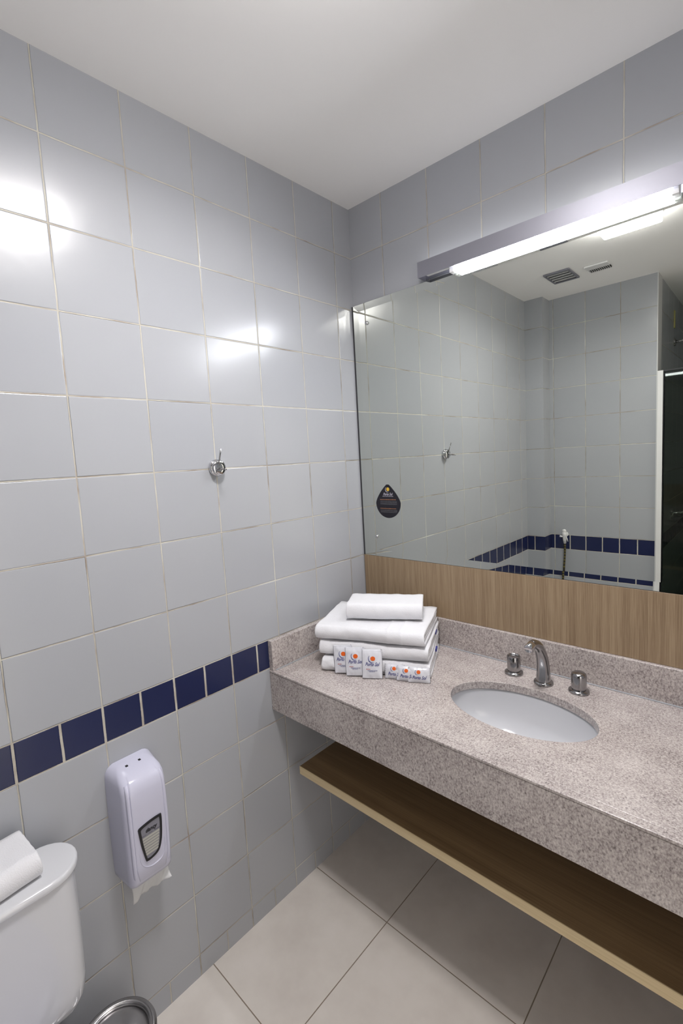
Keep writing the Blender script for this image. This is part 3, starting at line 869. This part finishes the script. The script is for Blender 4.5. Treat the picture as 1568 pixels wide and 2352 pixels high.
# ------------------------------------------------------------------ things seen in the mirror
# ceiling vents
t = tag(empty('ceiling_vent', (0.333, -1.500, H)), 'slatted grey ceiling vent seen in the mirror, nearer the left wall', 'vent', 'ceiling vents')
hx, hy = 0.070, 0.098
obj('frame', B((-hx, hx, -hy, -hy+0.014, -0.010, -0.0002), (-hx, hx, hy-0.014, hy, -0.010, -0.0002), (-hx, -hx+0.012, -hy+0.014, hy-0.014, -0.010, -0.0002), (hx-0.012, hx, -hy+0.014, hy-0.014, -0.010, -0.0002)), M['alu'], t, bevel=0.002)
obj('opening', B(-hx+0.012, hx-0.012, -hy+0.014, hy-0.014, -0.002, -0.0003), M['dark'], t)
for k in range(4):
    y = -hy+0.032+k*0.040
    obj('slat', B(-hx+0.012, hx-0.012, y+0.003, y+0.012, -0.009, -0.003), M['vent'], t)
t = tag(empty('ceiling_vent', (0.520, -1.520, H)), 'smaller white toothed extractor vent seen in the mirror', 'vent', 'ceiling vents')
obj('housing', B(-0.060, 0.060, -0.006, 0.058, -0.010, -0.0002), M['white'], t, bevel=0.005)
obj('opening', B(-0.054, 0.054, -0.058, -0.0065, -0.006, -0.0003), M['dark'], t)
for k in range(11):
    obj('fin', B(-0.0500+k*0.0098, -0.0475+k*0.0098, -0.062, -0.0065, -0.009, -0.0060), M['vent'], t)
# bidet sprayer and its hose on the back wall
t = tag(empty('bidet_sprayer', (0.220, YB, 0.95)), 'white hand sprayer with dark hose on the back wall, seen in the mirror', 'sprayer')
obj('bracket', lathe([(0, 0.0003), (0.017, 0.0003), (0.017, 0.006), (0.009, 0.010), (0.008, 0.030), (0, 0.030)], 24, 'y', (-0.004, 0, 0.030)), M['white'], t, smooth=True, auto=50)
obj('handle', tube([(-0.002, 0.045, 0.052), (-0.002, 0.040, 0.030), (-0.002, 0.034, 0.0), (-0.002, 0.030, -0.030)], [0.011, 0.013, 0.012, 0.008], 16), M['white'], t, smooth=True)
obj('spray_head', lathe([(0, 0), (0.013, 0.001), (0.014, 0.009), (0.008, 0.016), (0, 0.016)], 20, 'y', (-0.002, 0.036, 0.058)), M['white'], t, smooth=True)
obj('trigger', tube([(0.010, 0.050, 0.030), (0.020, 0.052, 0.005), (0.024, 0.050, -0.012)], 0.003, 8), M['white'], t, smooth=True)
obj('nozzle', tube([(-0.010, 0.040, 0.018), (-0.030, 0.048, 0.022)], [0.006, 0.007], 10), M['white'], t, smooth=True)
hp = catmull([(-0.002, 0.030, -0.030), (-0.003, 0.032, -0.12), (-0.008, 0.034, -0.24), (0.0, 0.040, -0.45), (0.05, 0.055, -0.62), (0.09, 0.045, -0.60), (0.10, 0.012, -0.52)], 14)
for q in range(0, len(hp)-1, 2):
    pass
ho = obj('hose', tube(hp, 0.0065, 12), M['hose_d'], t, smooth=True)
bm = bmesh.new()
for k in range(2, 26, 3):
    tube([hp[k], hp[k+1]], 0.0069, 12, bm)
obj('hose_band', bm, M['hose_y'], ho, smooth=True)
obj('angle_valve', lathe([(0, 0.0003), (0.022, 0.0003), (0.020, 0.008), (0.009, 0.010), (0.009, 0.022), (0, 0.022)], 20, 'y', (0.10, 0, -0.52)), M['chrome'], t, smooth=True, auto=50)
# shower enclosure
t = tag(empty('shower_screen', (XS, YB, 0.045)), 'dark tinted glass shower screen with white frame seen in the mirror', 'shower screen')
obj('frame_post', B(0.006, 0.034, -0.030, 0.018, 0.0, 1.955), M['white'], t, bevel=0.002)
obj('frame_rail', B(0.034, XR-XS-0.001, -0.028, 0.006, 0.0, 0.030), M['white'], t, bevel=0.002)
obj('seal', B(0.038, XR-XS-0.003, -0.0155, -0.0045, 1.9502, 1.958), M['black'], t)  # top strip added to cover the bright glint along the glass edge
obj('seal', B(0.0342, 0.038, -0.022, 0.012, 0.031, 1.95), M['black'], t)
obj('glass_panel', B(0.0385, XR-XS-0.003, -0.014, -0.006, 0.031, 1.95), M['glass'], t)
t = tag(empty('overhead_shower', (XS, -2.537, 2.255)), 'chrome shower arm on the dark shower wall, seen in the mirror', 'shower')
obj('flange', lathe([(0, 0.0003), (0.028, 0.0003), (0.026, 0.008), (0.012, 0.012), (0, 0.012)], 24, 'x'), M['dchrome'], t, smooth=True, auto=50)
obj('arm', tube(catmull([(0.008, 0, 0), (0.15, 0, 0.004), (0.27, 0, -0.01), (0.33, 0, -0.05)], 6), 0.010, 14), M['chrome'], t, smooth=True)
obj('shower_head', lathe([(0, 0), (0.012, 0), (0.016, -0.02), (0.055, -0.045), (0.055, -0.055), (0, -0.055)], 28, 'z', (0.33, 0, -0.045)), M['chrome'], t, smooth=True, auto=50)
t = tag(empty('shower_mixer', (XS, -2.52, 1.070)), 'chrome shower mixer behind the tinted glass, seen in the mirror', 'shower mixer')
obj('body', lathe([(0, 0.0003), (0.035, 0.0003), (0.033, 0.010), (0.022, 0.014), (0.020, 0.055), (0, 0.058)], 28, 'x'), M['chrome'], t, smooth=True, auto=50)
obj('lever', tube([(0.045, 0, 0), (0.075, -0.03, 0.02), (0.10, -0.07, 0.025)], [0.009, 0.007, 0.006], 12), M['chrome'], t, smooth=True)
o = obj('wall_strip', B(XS+0.0005, XS+0.006, -2.535, -2.500, 2.345, 2.460), M['strip'], bevel=0.001)
tag(o, 'narrow yellowed strip above the shower arm, seen in the mirror', 'strip')
